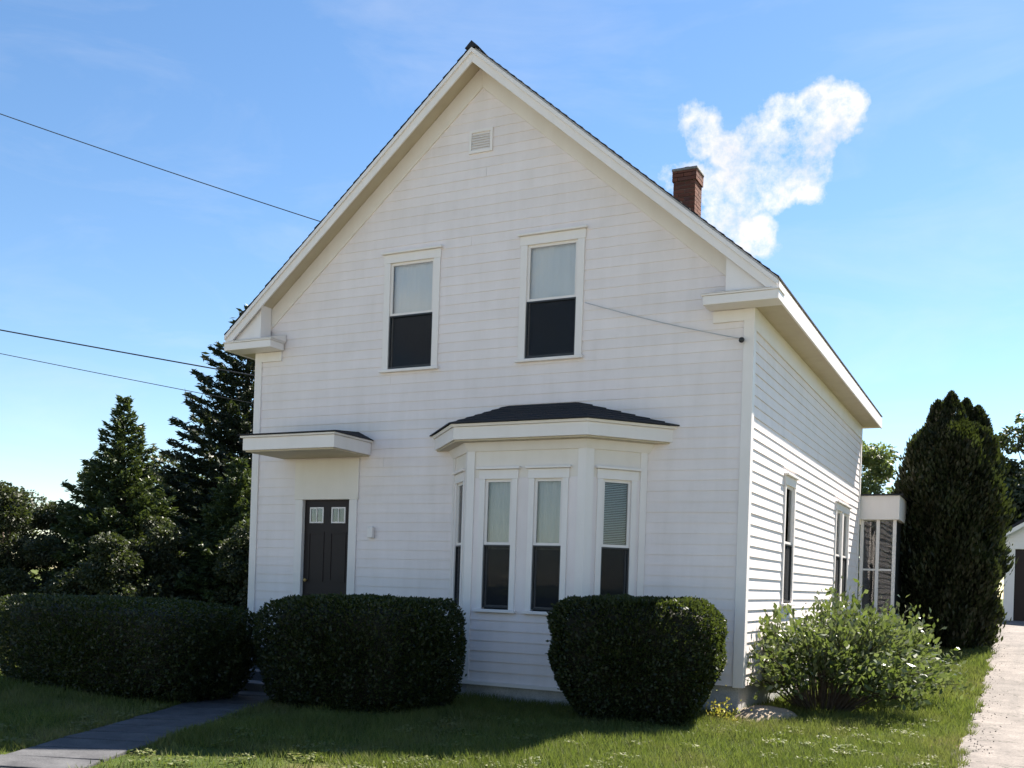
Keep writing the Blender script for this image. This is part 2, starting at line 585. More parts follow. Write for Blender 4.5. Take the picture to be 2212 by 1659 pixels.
def clapboards(F, parent, z0, z1, limits, holes, mat='white_paint', expo=EXPO, butt=0.018):
    z = z0
    while z < z1 - 0.02:
        zt = min(z + expo, z1)
        segs = []      # (s0 bottom, s1 bottom, s0 top, s1 top, zb, zt)
        l0, r0 = limits(z)
        l1, r1 = limits(zt)
        if r0 - l0 < 0.05:
            break
        cuts = []
        for (h0, h1, hz0, hz1) in holes:
            ov = min(zt, hz1) - max(z, hz0)
            if ov <= 0.003:
                continue
            cuts.append((h0, h1))
            if hz0 > z + 0.01:
                segs.append((h0, h1, h0, h1, z, hz0))
            if hz1 < zt - 0.01:
                segs.append((h0, h1, h0, h1, hz1, zt))
        cuts.sort()
        cur0, cur1 = l0, l1
        for (h0, h1) in cuts:
            if h0 > cur0 + 0.01:
                segs.append((cur0, h0, cur1, h0, z, zt))
            cur0 = cur1 = max(h1, cur0)
        if r0 > cur0 + 0.01:
            segs.append((cur0, r0, cur1, max(r1, cur1 + 0.001), z, zt))
        cut = []
        for sg_ in segs:
            a, b, c, d, zb, ztt = sg_
            if b - a > 3.2 and random.random() < 0.35:
                q = random.uniform(a + 1.0, b - 1.0)
                cut += [(a, q - 0.0015, c, q - 0.0015, zb, ztt), (q + 0.0015, b, q + 0.0015, d, zb, ztt)]
            else:
                cut.append(sg_)
        for (a, b, c, d, zb, ztt) in cut:
            if b - a < 0.03:
                continue
            j = [random.gauss(0, 0.0011) for _ in range(4)]
            w1, w2 = random.gauss(0, 0.0022), random.gauss(0, 0.0022)
            no, ni = butt, 0.004
            m = MB()
            m.hexa([F(a, no + j[0], zb + w1), F(b, no + j[1], zb + w2), F(b, -0.004, zb), F(a, -0.004, zb),
                    F(c, ni, ztt + 0.004), F(d, ni, ztt + 0.004), F(d, -0.004, ztt), F(c, -0.004, ztt)])
            m.build('clapboard', mat, parent)
        z = zt


def window(F, s0, s1, z0, z1, upper='shade', split=0.5, cas=0.11, head=True, depth=0.10, label=None):
    """double-hung window part of the house; opening s0..s1, z0..z1"""
    m = MB()
    m.fbox(F, s0 - cas, s0, -0.06, 0.036, z0 - 0.02, z1 + 0.0)
    m.fbox(F, s1, s1 + cas, -0.06, 0.036, z0 - 0.02, z1 + 0.0)
    m.fbox(F, s0 - cas - 0.012, s1 + cas + 0.012, -0.06, 0.040, z1, z1 + 0.135)
    w = m.build('window', 'trim_paint', house, bevel=0.004)
    if label:
        w['label'] = label
    MB().fbox(F, s0 - cas - 0.03, s1 + cas + 0.03, -0.06, 0.075, z0 - 0.065, z0 - 0.021).build('sill', 'trim_paint', w, bevel=0.006)
    if head:
        MB().fbox(F, s0 - cas - 0.04, s1 + cas + 0.04, -0.02, 0.085, z1 + 0.137, z1 + 0.172).build('head_cap', 'trim_paint', w, bevel=0.006)
    zm = z0 + (z1 - z0) * split
    MB().fbox(F, s0 - 0.02, s1 + 0.02, -depth - 0.006, -depth, z0 - 0.03, z1 + 0.03).build('room_shade_panel', 'room_shade', w)  # flat panel with the room's darkness put into its colour
    b = 0.038

    def sash(za, zb, n0, n1, nm):
        m = MB()
        m.fbox(F, s0, s0 + b, n0, n1, za, zb).fbox(F, s1 - b, s1, n0, n1, za, zb)
        m.fbox(F, s0 + b, s1 - b, n0, n1, za, za + b).fbox(F, s0 + b, s1 - b, n0, n1, zb - b, zb)
        return m.build(nm, 'trim_paint', w)
    sash(zm, z1, -0.025, 0.004, 'upper_sash')
    sash(z0, zm + 0.03, -0.055, -0.027, 'lower_sash')
    MB().fbox(F, s0 + b, s1 - b, -0.016, -0.012, zm + b, z1 - b).build('pane', 'window_glass', w)
    MB().fbox(F, s0 + b, s1 - b, -0.043, -0.039, z0 + b, zm + 0.03 - b).build('pane', 'window_glass', w)
    # half screen over the lower sash in a dark frame
    fr = 0.022
    m = MB()
    m.fbox(F, s0, s0 + fr, -0.02, 0.012, z0, zm).fbox(F, s1 - fr, s1, -0.02, 0.012, z0, zm)
    m.fbox(F, s0 + fr, s1 - fr, -0.02, 0.012, z0, z0 + fr).fbox(F, s0 + fr, s1 - fr, -0.02, 0.012, zm - fr, zm)
    m.build('screen_frame', 'dark_metal', w)
    MB().fbox(F, s0 + fr, s1 - fr, -0.006, -0.003, z0 + fr, zm - fr).build('insect_screen', 'insect_screen', w)
    if upper in ('shade', 'curtain'):
        m = MB()
        K = 44
        ph = random.uniform(0, 6)
        zlo = zm + 0.01 if upper == 'shade' else zm - 0.06
        amp = 0.005 if upper == 'shade' else 0.011
        for i in range(K + 1):
            u = i / K
            n_ = -0.078 + amp * math.sin(u * 34 + ph + 1.5 * math.sin(u * 5))
            for (n2, z) in ((n_, zlo), (n_ * 0.95 - 0.004, z1)):
                m.v.append(F(s0 + 0.012 + (s1 - s0 - 0.024) * u, n2, z))
        m.f = [(2 * i, 2 * i + 2, 2 * i + 3, 2 * i + 1) for i in range(K)]
        m.build('curtain', 'shade_cloth' if upper == 'shade' else 'curtain_cloth', w, True)
    elif upper == 'blind':
        m = MB()
        zz = zm - 0.02
        while zz < z1 - 0.02:
            m.hexa([F(s0 + 0.02, -0.066, zz), F(s1 - 0.02, -0.066, zz), F(s1 - 0.02, -0.088, zz + 0.012), F(s0 + 0.02, -0.088, zz + 0.012),
                    F(s0 + 0.02, -0.066, zz + 0.003), F(s1 - 0.02, -0.066, zz + 0.003), F(s1 - 0.02, -0.088, zz + 0.015), F(s0 + 0.02, -0.088, zz + 0.015)])
            zz += 0.024
        m.build('blind', 'blind_slat', w)
    return w


# --- foundation and inner walls
fo = MB()
fo.box(-W + 0.05, -0.05, 0.05, LEN - 0.05, -0.3, ZS - 0.01)
fo.prism([(BW[0] + 0.06, 0.04, -0.3), (BW[1] + 0.03, -0.64, -0.3), (BW[2] - 0.03, -0.64, -0.3), (BW[3] - 0.06, 0.04, -0.3)],
         [(BW[0] + 0.06, 0.04, 0.28), (BW[1] + 0.03, -0.64, 0.28), (BW[2] - 0.03, -0.64, 0.28), (BW[3] - 0.06, 0.04, 0.28)])
fo.build('foundation', 'foundation', house)

IN = 0.115                      # sheathing set back behind the boards, so openings are real recesses
gab = [(-W + IN, ZS), (-IN, ZS), (-IN, 5.55), (-W / 2, roof_z(-W / 2) - 0.2), (-W + IN, 5.55)]
fw = MB().prism([(x, IN + 0.1, z) for x, z in gab], [(x, IN, z) for x, z in gab]).build('front_wall', 'white_paint', house)
sw_ = MB().box(-IN - 0.1, -IN, IN + 0.11, LEN - 0.01, ZS, 5.55).build('side_wall', 'white_paint', house)
MB().box(-W, -W + 0.1, IN + 0.11, LEN - 0.01, ZS, 5.55).build('side_wall', 'white_paint', house)
gab2 = [(-W, ZS), (0, ZS), (0, 5.6), (-W / 2, roof_z(-W / 2) - 0.15), (-W, 5.6)]
MB().prism([(x, LEN + 0.02, z) for x, z in gab2], [(x, LEN, z) for x, z in gab2]).build('rear_wall', 'white_paint', house)

# --- openings (s, z)
UW = [(-5.753 + W, -4.954 + W, 5.00, 6.66), (-3.354 + W, -2.553 + W, 5.00, 6.66)]
DOOR = (-7.33 + W, -6.40 + W, 0.62, 2.94)
SWIN = [(2.36, 3.02, 1.52, 3.33), (7.25, 7.95, 1.52, 3.33), (8.12, 8.82, 1.52, 3.33)]


def lim_front(z):
    cut = roof_z(0) - 0.155
    h = max(0.0, (z - (APEX - 0.155 - SL * W / 2)) / SL)
    return (0.0 + h, W - h)


holes = [(a - 0.05, b + 0.05, c - 0.03, d + 0.05) for a, b, c, d in UW]
holes.append((DOOR[0] - 0.06, DOOR[1] + 0.06, 0.2, DOOR[3] + 0.04))
holes.append((BW[0] + W + 0.05, BW[3] + W - 0.05, 0.2, 3.86))
VENT = (W / 2 - 0.2, W / 2 + 0.2, 8.17, 8.52)
holes.append(VENT)
clapboards(FRONT, fw, ZS, APEX - 0.16, lim_front, holes, butt=0.0135)
clapboards(SIDE, sw_, ZS, 5.44, lambda z: (0.0, LEN), [(a - 0.05, b + 0.05, c - 0.03, d + 0.05) for a, b, c, d in SWIN[:1]] +
           [(SWIN[1][0] - 0.05, SWIN[2][1] + 0.05, 1.49, 3.38)])

# --- corner boards, water table
for (F, a, b) in ((FRONT, -0.032, 0.11), (FRONT, W - 0.11, W + 0.032), (SIDE, 0.0005, 0.11), (SIDE, LEN - 0.11, LEN + 0.02)):
    MB().fbox(F, a, b, -0.02, 0.0335 if F is FRONT else 0.0315, ZS - 0.02, 5.44).build('corner_board', 'trim_paint', house, bevel=0.004)

# --- roof: two slopes built as overlapping shingle courses
OX, OY = 0.41, 0.38
for sgn in (-1, 1):
    def X(a):
        return -W / 2 + sgn * a
    aE = W / 2 + OX
    dk = MB()
    y0, y1 = -OY + 0.02, LEN + 0.30
    pr = [(X(0), APEX - 0.035), (X(aE - 0.02), APEX - SL * (aE - 0.02) - 0.035), (X(aE - 0.02), APEX - SL * (aE - 0.02) - 0.085), (X(0), APEX - 0.085)]
    dk.prism([(x, y1, z) for x, z in pr], [(x, y0, z) for x, z in pr])
    rf = dk.build('roof', 'trim_paint', house)
    nC = 38
    for i in range(nC):
        a0, a1 = aE * i / nC, aE * (i + 1) / nC
        ex = random.uniform(-0.006, 0.006)
        c = MB()
        pr = [(X(max(a0 - 0.03, 0)), APEX - SL * max(a0 - 0.03, 0) - 0.034), (X(a1), APEX - SL * a1 - 0.034),
              (X(a1 + 0.002), APEX - SL * a1 - 0.012), (X(a0), APEX - SL * a0 - 0.026)]
        c.prism([(x, y1 + 0.03, z) for x, z in pr], [(x, y0 - 0.032 + ex, z) for x, z in pr])
        c.build('shingle_course', 'shingles', rf)
    # rake: fascia, soffit, frieze on the front gable
    def strip(t0, t1, n0, n1, a0, a1):
        q = MB()
        pr = [(X(a0), APEX - SL * a0 - t1), (X(a1), APEX - SL * a1 - t1), (X(a1), APEX - SL * a1 - t0), (X(a0), APEX - SL * a0 - t0)]
        q.prism([(x, -n0, z) for x, z in pr], [(x, -n1, z) for x, z in pr])
        return q
    strip(0.087, 0.275, OY - 0.03, OY, 0, aE - 0.02).build('rake_fascia', 'trim_paint', house, bevel=0.004)
    strip(0.070, 0.135, OY + 0.001, OY + 0.028, 0, aE - 0.02).build('rake_moulding', 'trim_paint', house)
    strip(0.150, 0.170, 0.0, OY - 0.032, 0, aE - 0.05).build('rake_soffit', 'shaded_soffit_paint', house)
    strip(0.175, 0.50, 0.0, 0.038, 0, W / 2 - 0.03).build('rake_frieze', 'cream_paint', house, bevel=0.004)
    # boxed eave along the side
    xa, xb = X(W / 2), X(aE - 0.03)
    x0, x1 = min(xa, xb), max(xa, xb)
    MB().box(x0, x1, -OY + 0.035, LEN + 0.28, 5.445, 5.465).build('eave_soffit', 'shaded_soffit_paint', house)
    xf = X(aE - 0.028)
    MB().box(min(xf, xf + sgn * 0.026), max(xf, xf + sgn * 0.026), -OY + 0.032, LEN + 0.30, 5.43, 5.655).build('eave_fascia', 'trim_paint', house, bevel=0.004)
    xw = X(W / 2)
    MB().box(min(xw, xw + sgn * 0.034), max(xw, xw + sgn * 0.034), 0.03, LEN - 0.02, 5.16, 5.443).build('eave_frieze', 'trim_paint', house)
    # board closing the front end of the boxed eave
    eb = MB()
    ap = [W / 2 - 0.30, aE - 0.032]
    pr = [(X(ap[0]), 5.47), (X(ap[1]), 5.47), (X(ap[1]), APEX - SL * ap[1] - 0.12), (X(ap[0]), APEX - SL * ap[0] - 0.145)]
    eb.prism([(x, -0.05, z) for x, z in pr], [(x, -OY + 0.075, z) for x, z in pr])
    eb.build('eave_end_board', 'trim_paint', house)
    # cornice return on the front
    xr = X(W / 2 - 0.58)
    m = MB()
    m.box(min(xr, X(aE - 0.001)), max(xr, X(aE - 0.001)), -OY - 0.004, -0.04, 5.428, 5.545)
    rt = m.build('cornice_return', 'trim_paint', house, bevel=0.006)
    MB().box(min(xr - sgn * 0.02, X(aE + 0.012)), max(xr - sgn * 0.02, X(aE + 0.012)), -OY - 0.02, -0.04, 5.547, 5.572).build('crown_moulding', 'trim_paint', rt, bevel=0.006)
    q = MB()
    pa, pb = xr - sgn * 0.03, X(aE - 0.1)
    q.prism([(pa, -OY - 0.025, 5.574), (pb, -OY - 0.025, 5.574), (pb, -0.025, 5.574), (pa, -0.025, 5.574)],
            [(pa, -OY - 0.025, 5.580), (pb, -OY - 0.025, 5.580), (pb, -0.025, 5.70), (pa, -0.025, 5.70)])
    q.build('return_roof', 'trim_paint', rt)
    MB().box(min(xr + sgn * 0.05, X(W / 2 + 0.01)), max(xr + sgn * 0.05, X(W / 2 + 0.01)), -0.040, 0.0, 5.27, 5.423).build('return_frieze', 'trim_paint', rt)
MB().prism([(-W / 2 - 0.11, LEN + 0.33, APEX - 0.075), (-W / 2 + 0.11, LEN + 0.33, APEX - 0.075), (-W / 2, LEN + 0.33, APEX + 0.025)],
           [(-W / 2 - 0.11, -OY - 0.035, APEX - 0.075), (-W / 2 + 0.11, -OY - 0.035, APEX - 0.075), (-W / 2, -OY - 0.035, APEX + 0.025)]).build('ridge_cap', 'shingles', house)

# --- gable vent
m = MB()
for a, b, c, d in ((VENT[0], VENT[0] + 0.04, VENT[2], VENT[3]), (VENT[1] - 0.04, VENT[1], VENT[2], VENT[3])):
    m.fbox(FRONT, a, b, -0.05, 0.034, c, d)
m.fbox(FRONT, VENT[0] + 0.04, VENT[1] - 0.04, -0.05, 0.034, VENT[2], VENT[2] + 0.04).fbox(FRONT, VENT[0] + 0.04, VENT[1] - 0.04, -0.05, 0.034, VENT[3] - 0.04, VENT[3])
gv = m.build('gable_vent', 'trim_paint', house)
for i in range(7):
    z = VENT[2] + 0.04 + i * 0.038
    MB().hexa([FRONT(VENT[0] + 0.04, 0.028, z), FRONT(VENT[1] - 0.04, 0.028, z), FRONT(VENT[1] - 0.04, 0.018, z), FRONT(VENT[0] + 0.04, 0.018, z),
               FRONT(VENT[0] + 0.04, 0.004, z + 0.044), FRONT(VENT[1] - 0.04, 0.004, z + 0.044), FRONT(VENT[1] - 0.04, -0.004, z + 0.044), FRONT(VENT[0] + 0.04, -0.004, z + 0.044)]).build('louvre', 'trim_paint', gv)

# --- upper and side windows
for i, (a, b, c, d) in enumerate(UW):
    window(FRONT, a, b, c, d, 'shade', 0.50, label=['upstairs window nearer the entrance hood', 'upstairs window nearer the right eave'][i])
for i, (a, b, c, d) in enumerate(SWIN):
    window(SIDE, a, b, c, d, 'shade', 0.5, cas=0.085, label=['side window nearest the front corner', 'front half of the paired side window', 'rear half of the paired side window'][i])

# --- bay window
zb0, zbe = 0.27, 3.66
cin = 0.11


def bay_poly(off, z):
    """bay plan grown outward by off"""
    kx = off / math.sin(math.atan2(0.7, 0.63))
    t = off * math.tan(math.atan2(0.7, 0.63) / 2)
    return [(BW[0] - kx, 0.0, z), (BW[1] - t, -0.7 - off, z), (BW[2] + t, -0.7 - off, z), (BW[3] + kx, 0.0, z)]


bay = MB().prism(bay_poly(-cin, zb0), bay_poly(-cin, zbe)).build('bay_window', 'white_paint', house)
WB = [(BAYF, -3.565 - BW[1], -3.135 - BW[1], 'curtain', 'bay front window nearer the door'), (BAYF, -2.79 - BW[1], -2.36 - BW[1], 'curtain', 'bay front window beside the round clipped shrub'),
      (BAYR, 0.26, 0.70, 'blind', 'angled bay window with slatted blind'), (BAYL, 0.26, 0.70, 'shade', None)]
ZW0, ZW1 = 1.32, 3.14
for F, a, b, up, lb in WB:
    window(F, a, b, ZW0, ZW1, up, 0.49, cas=0.085, head=True, depth=0.09, label=lb)
for F, wins in ((BAYF, WB[:2]), (BAYR, WB[2:3]), (BAYL, WB[3:])):
    L = F.len
    clapboards(F, bay, zb0, ZW0 - 0.07, lambda z: (0.0, L), [])
    # panel boards beside and above the windows
    edges = [0.0] + [e for w in wins for e in (w[1], w[2])] + [L]
    for i in range(0, len(edges), 2):
        MB().fbox(F, edges[i], edges[i + 1], -0.06, 0.012, ZW0 - 0.068, ZW1 + 0.02).build('panel_board', 'white_paint', bay)
    MB().fbox(F, 0.0, L, -0.06, 0.0125, ZW1 + 0.021, zbe - 0.005).build('frieze_board', 'cream_paint', bay)
    MB().fbox(F, -0.02, L + 0.02, -0.03, 0.045, zb0 - 0.05, zb0 - 0.002).build('water_table', 'trim_paint', bay)
for (x, y) in ((BW[1], -0.7), (BW[2], -0.7)):
    pp = [(x - 0.075, y - 0.032), (x + 0.075, y - 0.032), (x + (0.09 if x < -3 else 0.105), y + 0.0), (x + 0.0, y + 0.06), (x - (0.105 if x < -3 else 0.09), y + 0.0)]
    if x < -3:
        pp = [(x - 0.02, y - 0.034), (x + 0.10, y - 0.034), (x + 0.10, y + 0.03), (x - 0.03, y + 0.11), (x - 0.098, y + 0.055)]
    else:
        pp = [(x - 0.10, y - 0.034), (x + 0.02, y - 0.034), (x + 0.098, y + 0.055), (x + 0.03, y + 0.11), (x - 0.10, y + 0.03)]
    MB().prism([(a, b, zb0 + 0.001) for a, b in pp], [(a, b, zbe - 0.006) for a, b in pp]).build('corner_board', 'trim_paint', bay)
for F, a in ((BAYR, BAYR.len - 0.10), (BAYL, 0.0)):
    MB().fbox(F, a, a + 0.10, -0.03, 0.03, zb0 + 0.001, zbe - 0.006).build('corner_board', 'trim_paint', bay)
OB = 0.28
MB().prism(bay_poly(OB - 0.03, zbe), bay_poly(OB - 0.03, zbe + 0.02)).build('bay_soffit', 'shaded_soffit_paint', bay)
MB().prism(bay_poly(OB, zbe + 0.022), bay_poly(OB, zbe + 0.20)).build('bay_fascia', 'trim_paint', bay, bevel=0.004)
MB().prism(bay_poly(OB + 0.03, zbe + 0.202), bay_poly(OB + 0.045, zbe + 0.235)).build('bay_crown', 'trim_paint', bay)
MB().prism(bay_poly(0.04, zbe - 0.12), bay_poly(0.10, zbe - 0.001)).build('bed_moulding', 'trim_paint', bay)
top = [(-3.62, -0.0, 4.30), (-3.58, -0.03, 4.30), (-2.50, -0.03, 4.30), (-2.46, -0.0, 4.30)]
low = bay_poly(OB + 0.075, zbe + 0.238)
nB = 7
br = MB().prism(bay_poly(OB + 0.02, zbe + 0.237), [(x, y, z - 0.012) for x, y, z in top]).build('bay_roof', 'shingles', house)
for i in range(nB):
    f0, f1 = i / nB, (i + 1) / nB
    P0 = [Vector(a).lerp(Vector(b), f0) for a, b in zip(low, top)]
    P1 = [Vector(a).lerp(Vector(b), f1) for a, b in zip(low, top)]
    up = Vector((0, 0, 0.020))
    c = MB()
    for q in range(3):
        c.hexa([P0[q], P0[q + 1], P1[q + 1], P1[q], P0[q] + up, P0[q + 1] + up, P1[q + 1] + up * 0.35, P1[q] + up * 0.35])
    c.build('shingle_course', 'shingles', br)

# --- entrance: door, casing, hood, stoop
d0, d1, dz0, dz1 = DOOR
dr = MB().fbox(FRONT, d0, d1, -0.075, -0.035, dz0, dz1).build('door', 'door_paint', house)
dw = d1 - d0
for k_ in range(2):
    s0 = d0 + 0.11 + k_ * (dw / 2 - 0.03)
    s1 = s0 + dw / 2 - 0.19
    z0, z1 = dz1 - 0.38, dz1 - 0.12
    m = MB()
    b = 0.022
    m.fbox(FRONT, s0, s0 + b, -0.036, -0.022, z0, z1).fbox(FRONT, s1 - b, s1, -0.036, -0.022, z0, z1)
    m.fbox(FRONT, s0 + b, s1 - b, -0.036, -0.022, z0, z0 + b).fbox(FRONT, s0 + b, s1 - b, -0.036, -0.022, z1 - b, z1)
    m.fbox(FRONT, (s0 + s1) / 2 - 0.007, (s0 + s1) / 2 + 0.007, -0.034, -0.024, z0 + b, z1 - b)
    m.build('lite_frame', 'trim_paint', dr)
    MB().fbox(FRONT, s0 + b, s1 - b, -0.034, -0.030, z0 + b, z1 - b).build('lite_pane', 'window_glass', dr)
    for (za, zb) in ((dz0 + 0.14, dz0 + 0.80), (dz0 + 0.98, dz1 - 0.52)):
        m = MB()
        g = 0.03
        m.fbox(FRONT, s0 - 0.02, s0 - 0.02 + g, -0.036, -0.026, za, zb).fbox(FRONT, s1 + 0.02 - g, s1 + 0.02, -0.036, -0.026, za, zb)
        m.fbox(FRONT, s0 - 0.02 + g, s1 + 0.02 - g, -0.036, -0.026, za, za + g).fbox(FRONT, s0 - 0.02 + g, s1 + 0.02 - g, -0.036, -0.026, zb - g, zb)
        m.build('door_panel', 'door_paint', dr)
MB().tube([FRONT(d0 + 0.075, -0.034, dz0 + 1.0), FRONT(d0 + 0.075, 0.0, dz0 + 1.0), FRONT(d0 + 0.075, 0.01, dz0 + 1.0), FRONT(d0 + 0.075, 0.03, dz0 + 1.0)], [0.012, 0.012, 0.03, 0.022], 10).build('door_knob', 'brass', dr, True)
m = MB()
m.fbox(FRONT, d0 - 0.15, d0, -0.08, 0.038, dz0 - 0.02, dz1 + 0.0).fbox(FRONT, d1, d1 + 0.15, -0.08, 0.038, dz0 - 0.02, dz1 + 0.0)
m.build('door_casing', 'trim_paint', house, bevel=0.005)
MB().fbox(FRONT, d0 - 0.17, d1 + 0.17, -0.08, 0.042, dz1 + 0.001, 3.60).build('door_entablature', 'cream_paint', house, bevel=0.005)
MB().fbox(FRONT, d0 - 0.02, d1 + 0.02, -0.08, 0.06, dz0 - 0.06, dz0 - 0.001).build('threshold', 'wood_pole', house)
hx0, hx1, hy = -7.79, -6.02, -1.0
hood = MB().box(hx0, hx1, hy, -0.022, 3.640, 3.835).build('door_hood', 'trim_paint', house, bevel=0.006)
MB().box(hx0 + 0.035, hx1 - 0.035, hy + 0.035, -0.022, 3.618, 3.6385).build('hood_soffit', 'shaded_soffit_paint', hood)
MB().box(hx0 - 0.035, hx1 + 0.035, hy - 0.035, -0.022, 3.837, 3.868).build('hood_crown', 'trim_paint', hood, bevel=0.008)
MB().prism([(hx0 - 0.06, hy - 0.06, 3.870), (hx1 + 0.06, hy - 0.06, 3.870), (hx1 + 0.06, -0.022, 3.870), (hx0 - 0.06, -0.022, 3.870)],
           [(hx0 - 0.06, hy - 0.06, 3.888), (hx1 + 0.06, hy - 0.06, 3.888), (hx1 - 0.25, -0.022, 4.02), (hx0 + 0.25, -0.022, 4.02)]).build('hood_roof', 'shingles', hood)
m = MB()
m.box(-7.75, -5.95, -1.15, 0.03, -0.1, 0.53)
stoop = m.build('stoop', 'concrete', house, bevel=0.02)
for i in range(3):
    MB().box(-7.65, -6.05, -1.15 - 0.32 * (i + 1), -1.152 - 0.32 * i, -0.1, 0.40 - 0.132 * i).build('step', 'concrete', stoop, bevel=0.015)
# mailbox beside the door
MB().fbox(FRONT, -6.00 + W, -5.90 + W, 0.018, 0.09, 2.32, 2.50).build('letter_box', 'trim_paint', house, bevel=0.015)

# --- chimney of single bricks
cx, cy, cw = -2.50, 4.95, 0.42
zc0, zc1 = 7.9, 9.45
ch = MB().box(cx - cw / 2 + 0.012, cx + cw / 2 - 0.012, cy - cw / 2 + 0.012, cy + cw / 2 - 0.012, zc0, zc1 - 0.02).build('chimney', 'mortar', house)
bm0 = None
zz = zc0
course = 0
while zz < zc1 - 0.05:
    g = 0.022 if zz > zc1 - 0.24 else 0.0
    h = cw / 2 + g
    for side in range(4):
        ca, sa = [(1, 0), (0, 1), (-1, 0), (0, -1)][side]
        offs = [(-h, -h + 0.21), (-h + 0.22, h - 0.102)] if course % 2 else [(-h, -h + 0.10), (-h + 0.11, h - 0.102)]
        for (a, b) in offs:
            lo, hi = a, b
            ps = []
            jx = random.uniform(-0.002, 0.002)
            for zq in (zz, zz + 0.064):
                for (u, v) in ((lo, -h + jx), (hi, -h + jx), (hi, -h + 0.1), (lo, -h + 0.1)):
                    ps.append((cx + u * ca - v * sa, cy + u * sa + v * ca, zq))
            MB().hexa(ps).build('brick', 'brick_clay', ch)
    zz += 0.075
    course += 1
MB().box(cx - cw / 2 - 0.035, cx + cw / 2 + 0.035, cy - cw / 2 - 0.035, cy + cw / 2 + 0.035, zc1 - 0.012, zc1 + 0.04).build('chimney_cap', 'mortar', ch, bevel=0.015)
MB().tube([(cx, cy, zc1 + 0.02), (cx, cy, zc1 + 0.10)], 0.11, 12).build('flue', 'brick_clay', ch, True)

# --- rear porch on the side, beyond the corner
po = MB().box(0.03, 0.80, 10.6, 13.6, 0.2, 1.25).build('rear_porch', 'white_paint', house)
MB().box(-0.2, 0.86, 10.50, 13.7, 3.36, 3.90).build('porch_fascia', 'trim_paint', po, bevel=0.01)
MB().prism([(-0.2, 10.44, 3.902), (0.93, 10.44, 3.902), (0.93, 13.75, 3.902), (-0.2, 13.75, 3.902)],
           [(-0.2, 10.44, 3.93), (0.93, 10.44, 3.93), (0.6, 12.0, 4.05), (-0.2, 12.0, 4.05)]).build('porch_roof', 'shingles', po)
for x in (0.07, 0.41, 0.76):
    MB().box(x - 0.035, x + 0.035, 10.6, 10.68, 1.251, 3.358).build('porch_post', 'trim_paint', po)
for x in (0.07, 0.41):
    MB().box(x + 0.036, x + 0.304, 10.655, 10.660, 1.26, 3.35).build('porch_pane', 'window_glass', po)
    MB().box(x + 0.036, x + 0.304, 10.62, 10.652, 2.22, 2.26).build('porch_rail', 'trim_paint', po)
MB().box(0.72, 0.78, 10.69, 13.5, 1.252, 3.355).build('porch_side', 'dark_metal', po)
MB().box(0.04, 0.71, 10.95, 10.97, 1.252, 3.355).build('room_shade_panel', 'room_shade', po)  # near-black panel standing in for the shade inside the porch

# --- service cable on the front wall with its insulator
pts = []
for i in range(13):
    u = i / 12
    pts.append((-2.40 + u * 2.28, -0.06, 5.72 - 0.70 * u - 0.03 * math.sin(math.pi * u)))
MB().tube(pts, 0.006, 6).build('service_cable', 'grey_metal', house, True)
ins = MB().tube([(-0.12, -0.02, 5.0), (-0.12, -0.05, 5.0), (-0.12, -0.09, 5.0), (-0.12, -0.12, 5.0)], [0.012, 0.012, 0.04, 0.03], 10).build('insulator', 'dark_metal', house, True)


# ------------------------------------------------------------------ garage at the end of the drive
GX, GY = 2.86, 22.1
gg = float(gz(0, GY))
gar = empty('garage', (GX + 2.6, GY + 3, gg), 'small white garage with dark door at the end of the drive', 'garage')
m = MB()
m.box(GX, GX + 0.30, GY, GY + 0.12, gg - 0.3, gg + 2.75).box(GX + 4.6, GX + 5.2, GY, GY + 0.12, gg - 0.3, gg + 2.75)
m.box(GX + 0.30, GX + 4.6, GY, GY + 0.12, gg + 2.25, gg + 2.75)
m.box(GX, GX + 0.1, GY + 0.121, GY + 6, gg - 0.3, gg + 2.75).box(GX + 5.1, GX + 5.2, GY + 0.121, GY + 6, gg - 0.3, gg + 2.75)
m.prism([(GX, GY + 0.121, gg + 2.751), (GX + 5.2, GY + 0.121, gg + 2.751), (GX + 2.6, GY + 0.121, gg + 4.35)], [(GX, GY + 0.002, gg + 2.751), (GX + 5.2, GY + 0.002, gg + 2.751), (GX + 2.6, GY + 0.002, gg + 4.35)])
gw = m.build('wall', 'garage_paint', gar)
for i in range(4):
    z = gg + 2.26 + i * 0.115
    MB().hexa([(GX - 0.002, GY - 0.022, z), (GX + 5.2, GY - 0.022, z), (GX + 5.2, GY + 0.001, z), (GX - 0.002, GY + 0.001, z),
               (GX - 0.002, GY - 0.004, z + 0.115), (GX + 5.2, GY - 0.004, z + 0.115), (GX + 5.2, GY + 0.001, z + 0.115), (GX - 0.002, GY + 0.001, z + 0.115)]).build('clapboard', 'garage_paint', gw)
MB().box(GX + 0.30, GX + 4.6, GY + 0.06, GY + 0.10, gg - 0.05, gg + 2.249).build('garage_door', 'door_paint', gar)
for sg in (-1, 1):
    c0 = GX + 2.6
    pr = [(c0, gg + 4.46), (c0 + sg * 3.0, gg + 2.63), (c0 + sg * 3.0, gg + 2.53), (c0, gg + 4.36)]
    MB().prism([(x, GY + 6.3, z) for x, z in pr], [(x, GY - 0.3, z) for x, z in pr]).build('roof', 'shingles', gar)
    pr = [(c0, gg + 4.355), (c0 + sg * 2.98, gg + 2.535), (c0 + sg * 2.98, gg + 2.40), (c0, gg + 4.21)]
    MB().prism([(x, GY - 0.26, z) for x, z in pr], [(x, GY - 0.29, z) for x, z in pr]).build('rake_fascia', 'garage_paint', gar)

# ------------------------------------------------------------------ front walk
WA, WBp = Vector((-6.30, -2.16, 0)), Vector((-4.10, -7.70, 0))
wd = (WBp - WA).normalized()
wsd = Vector((-wd.y, wd.x, 0))


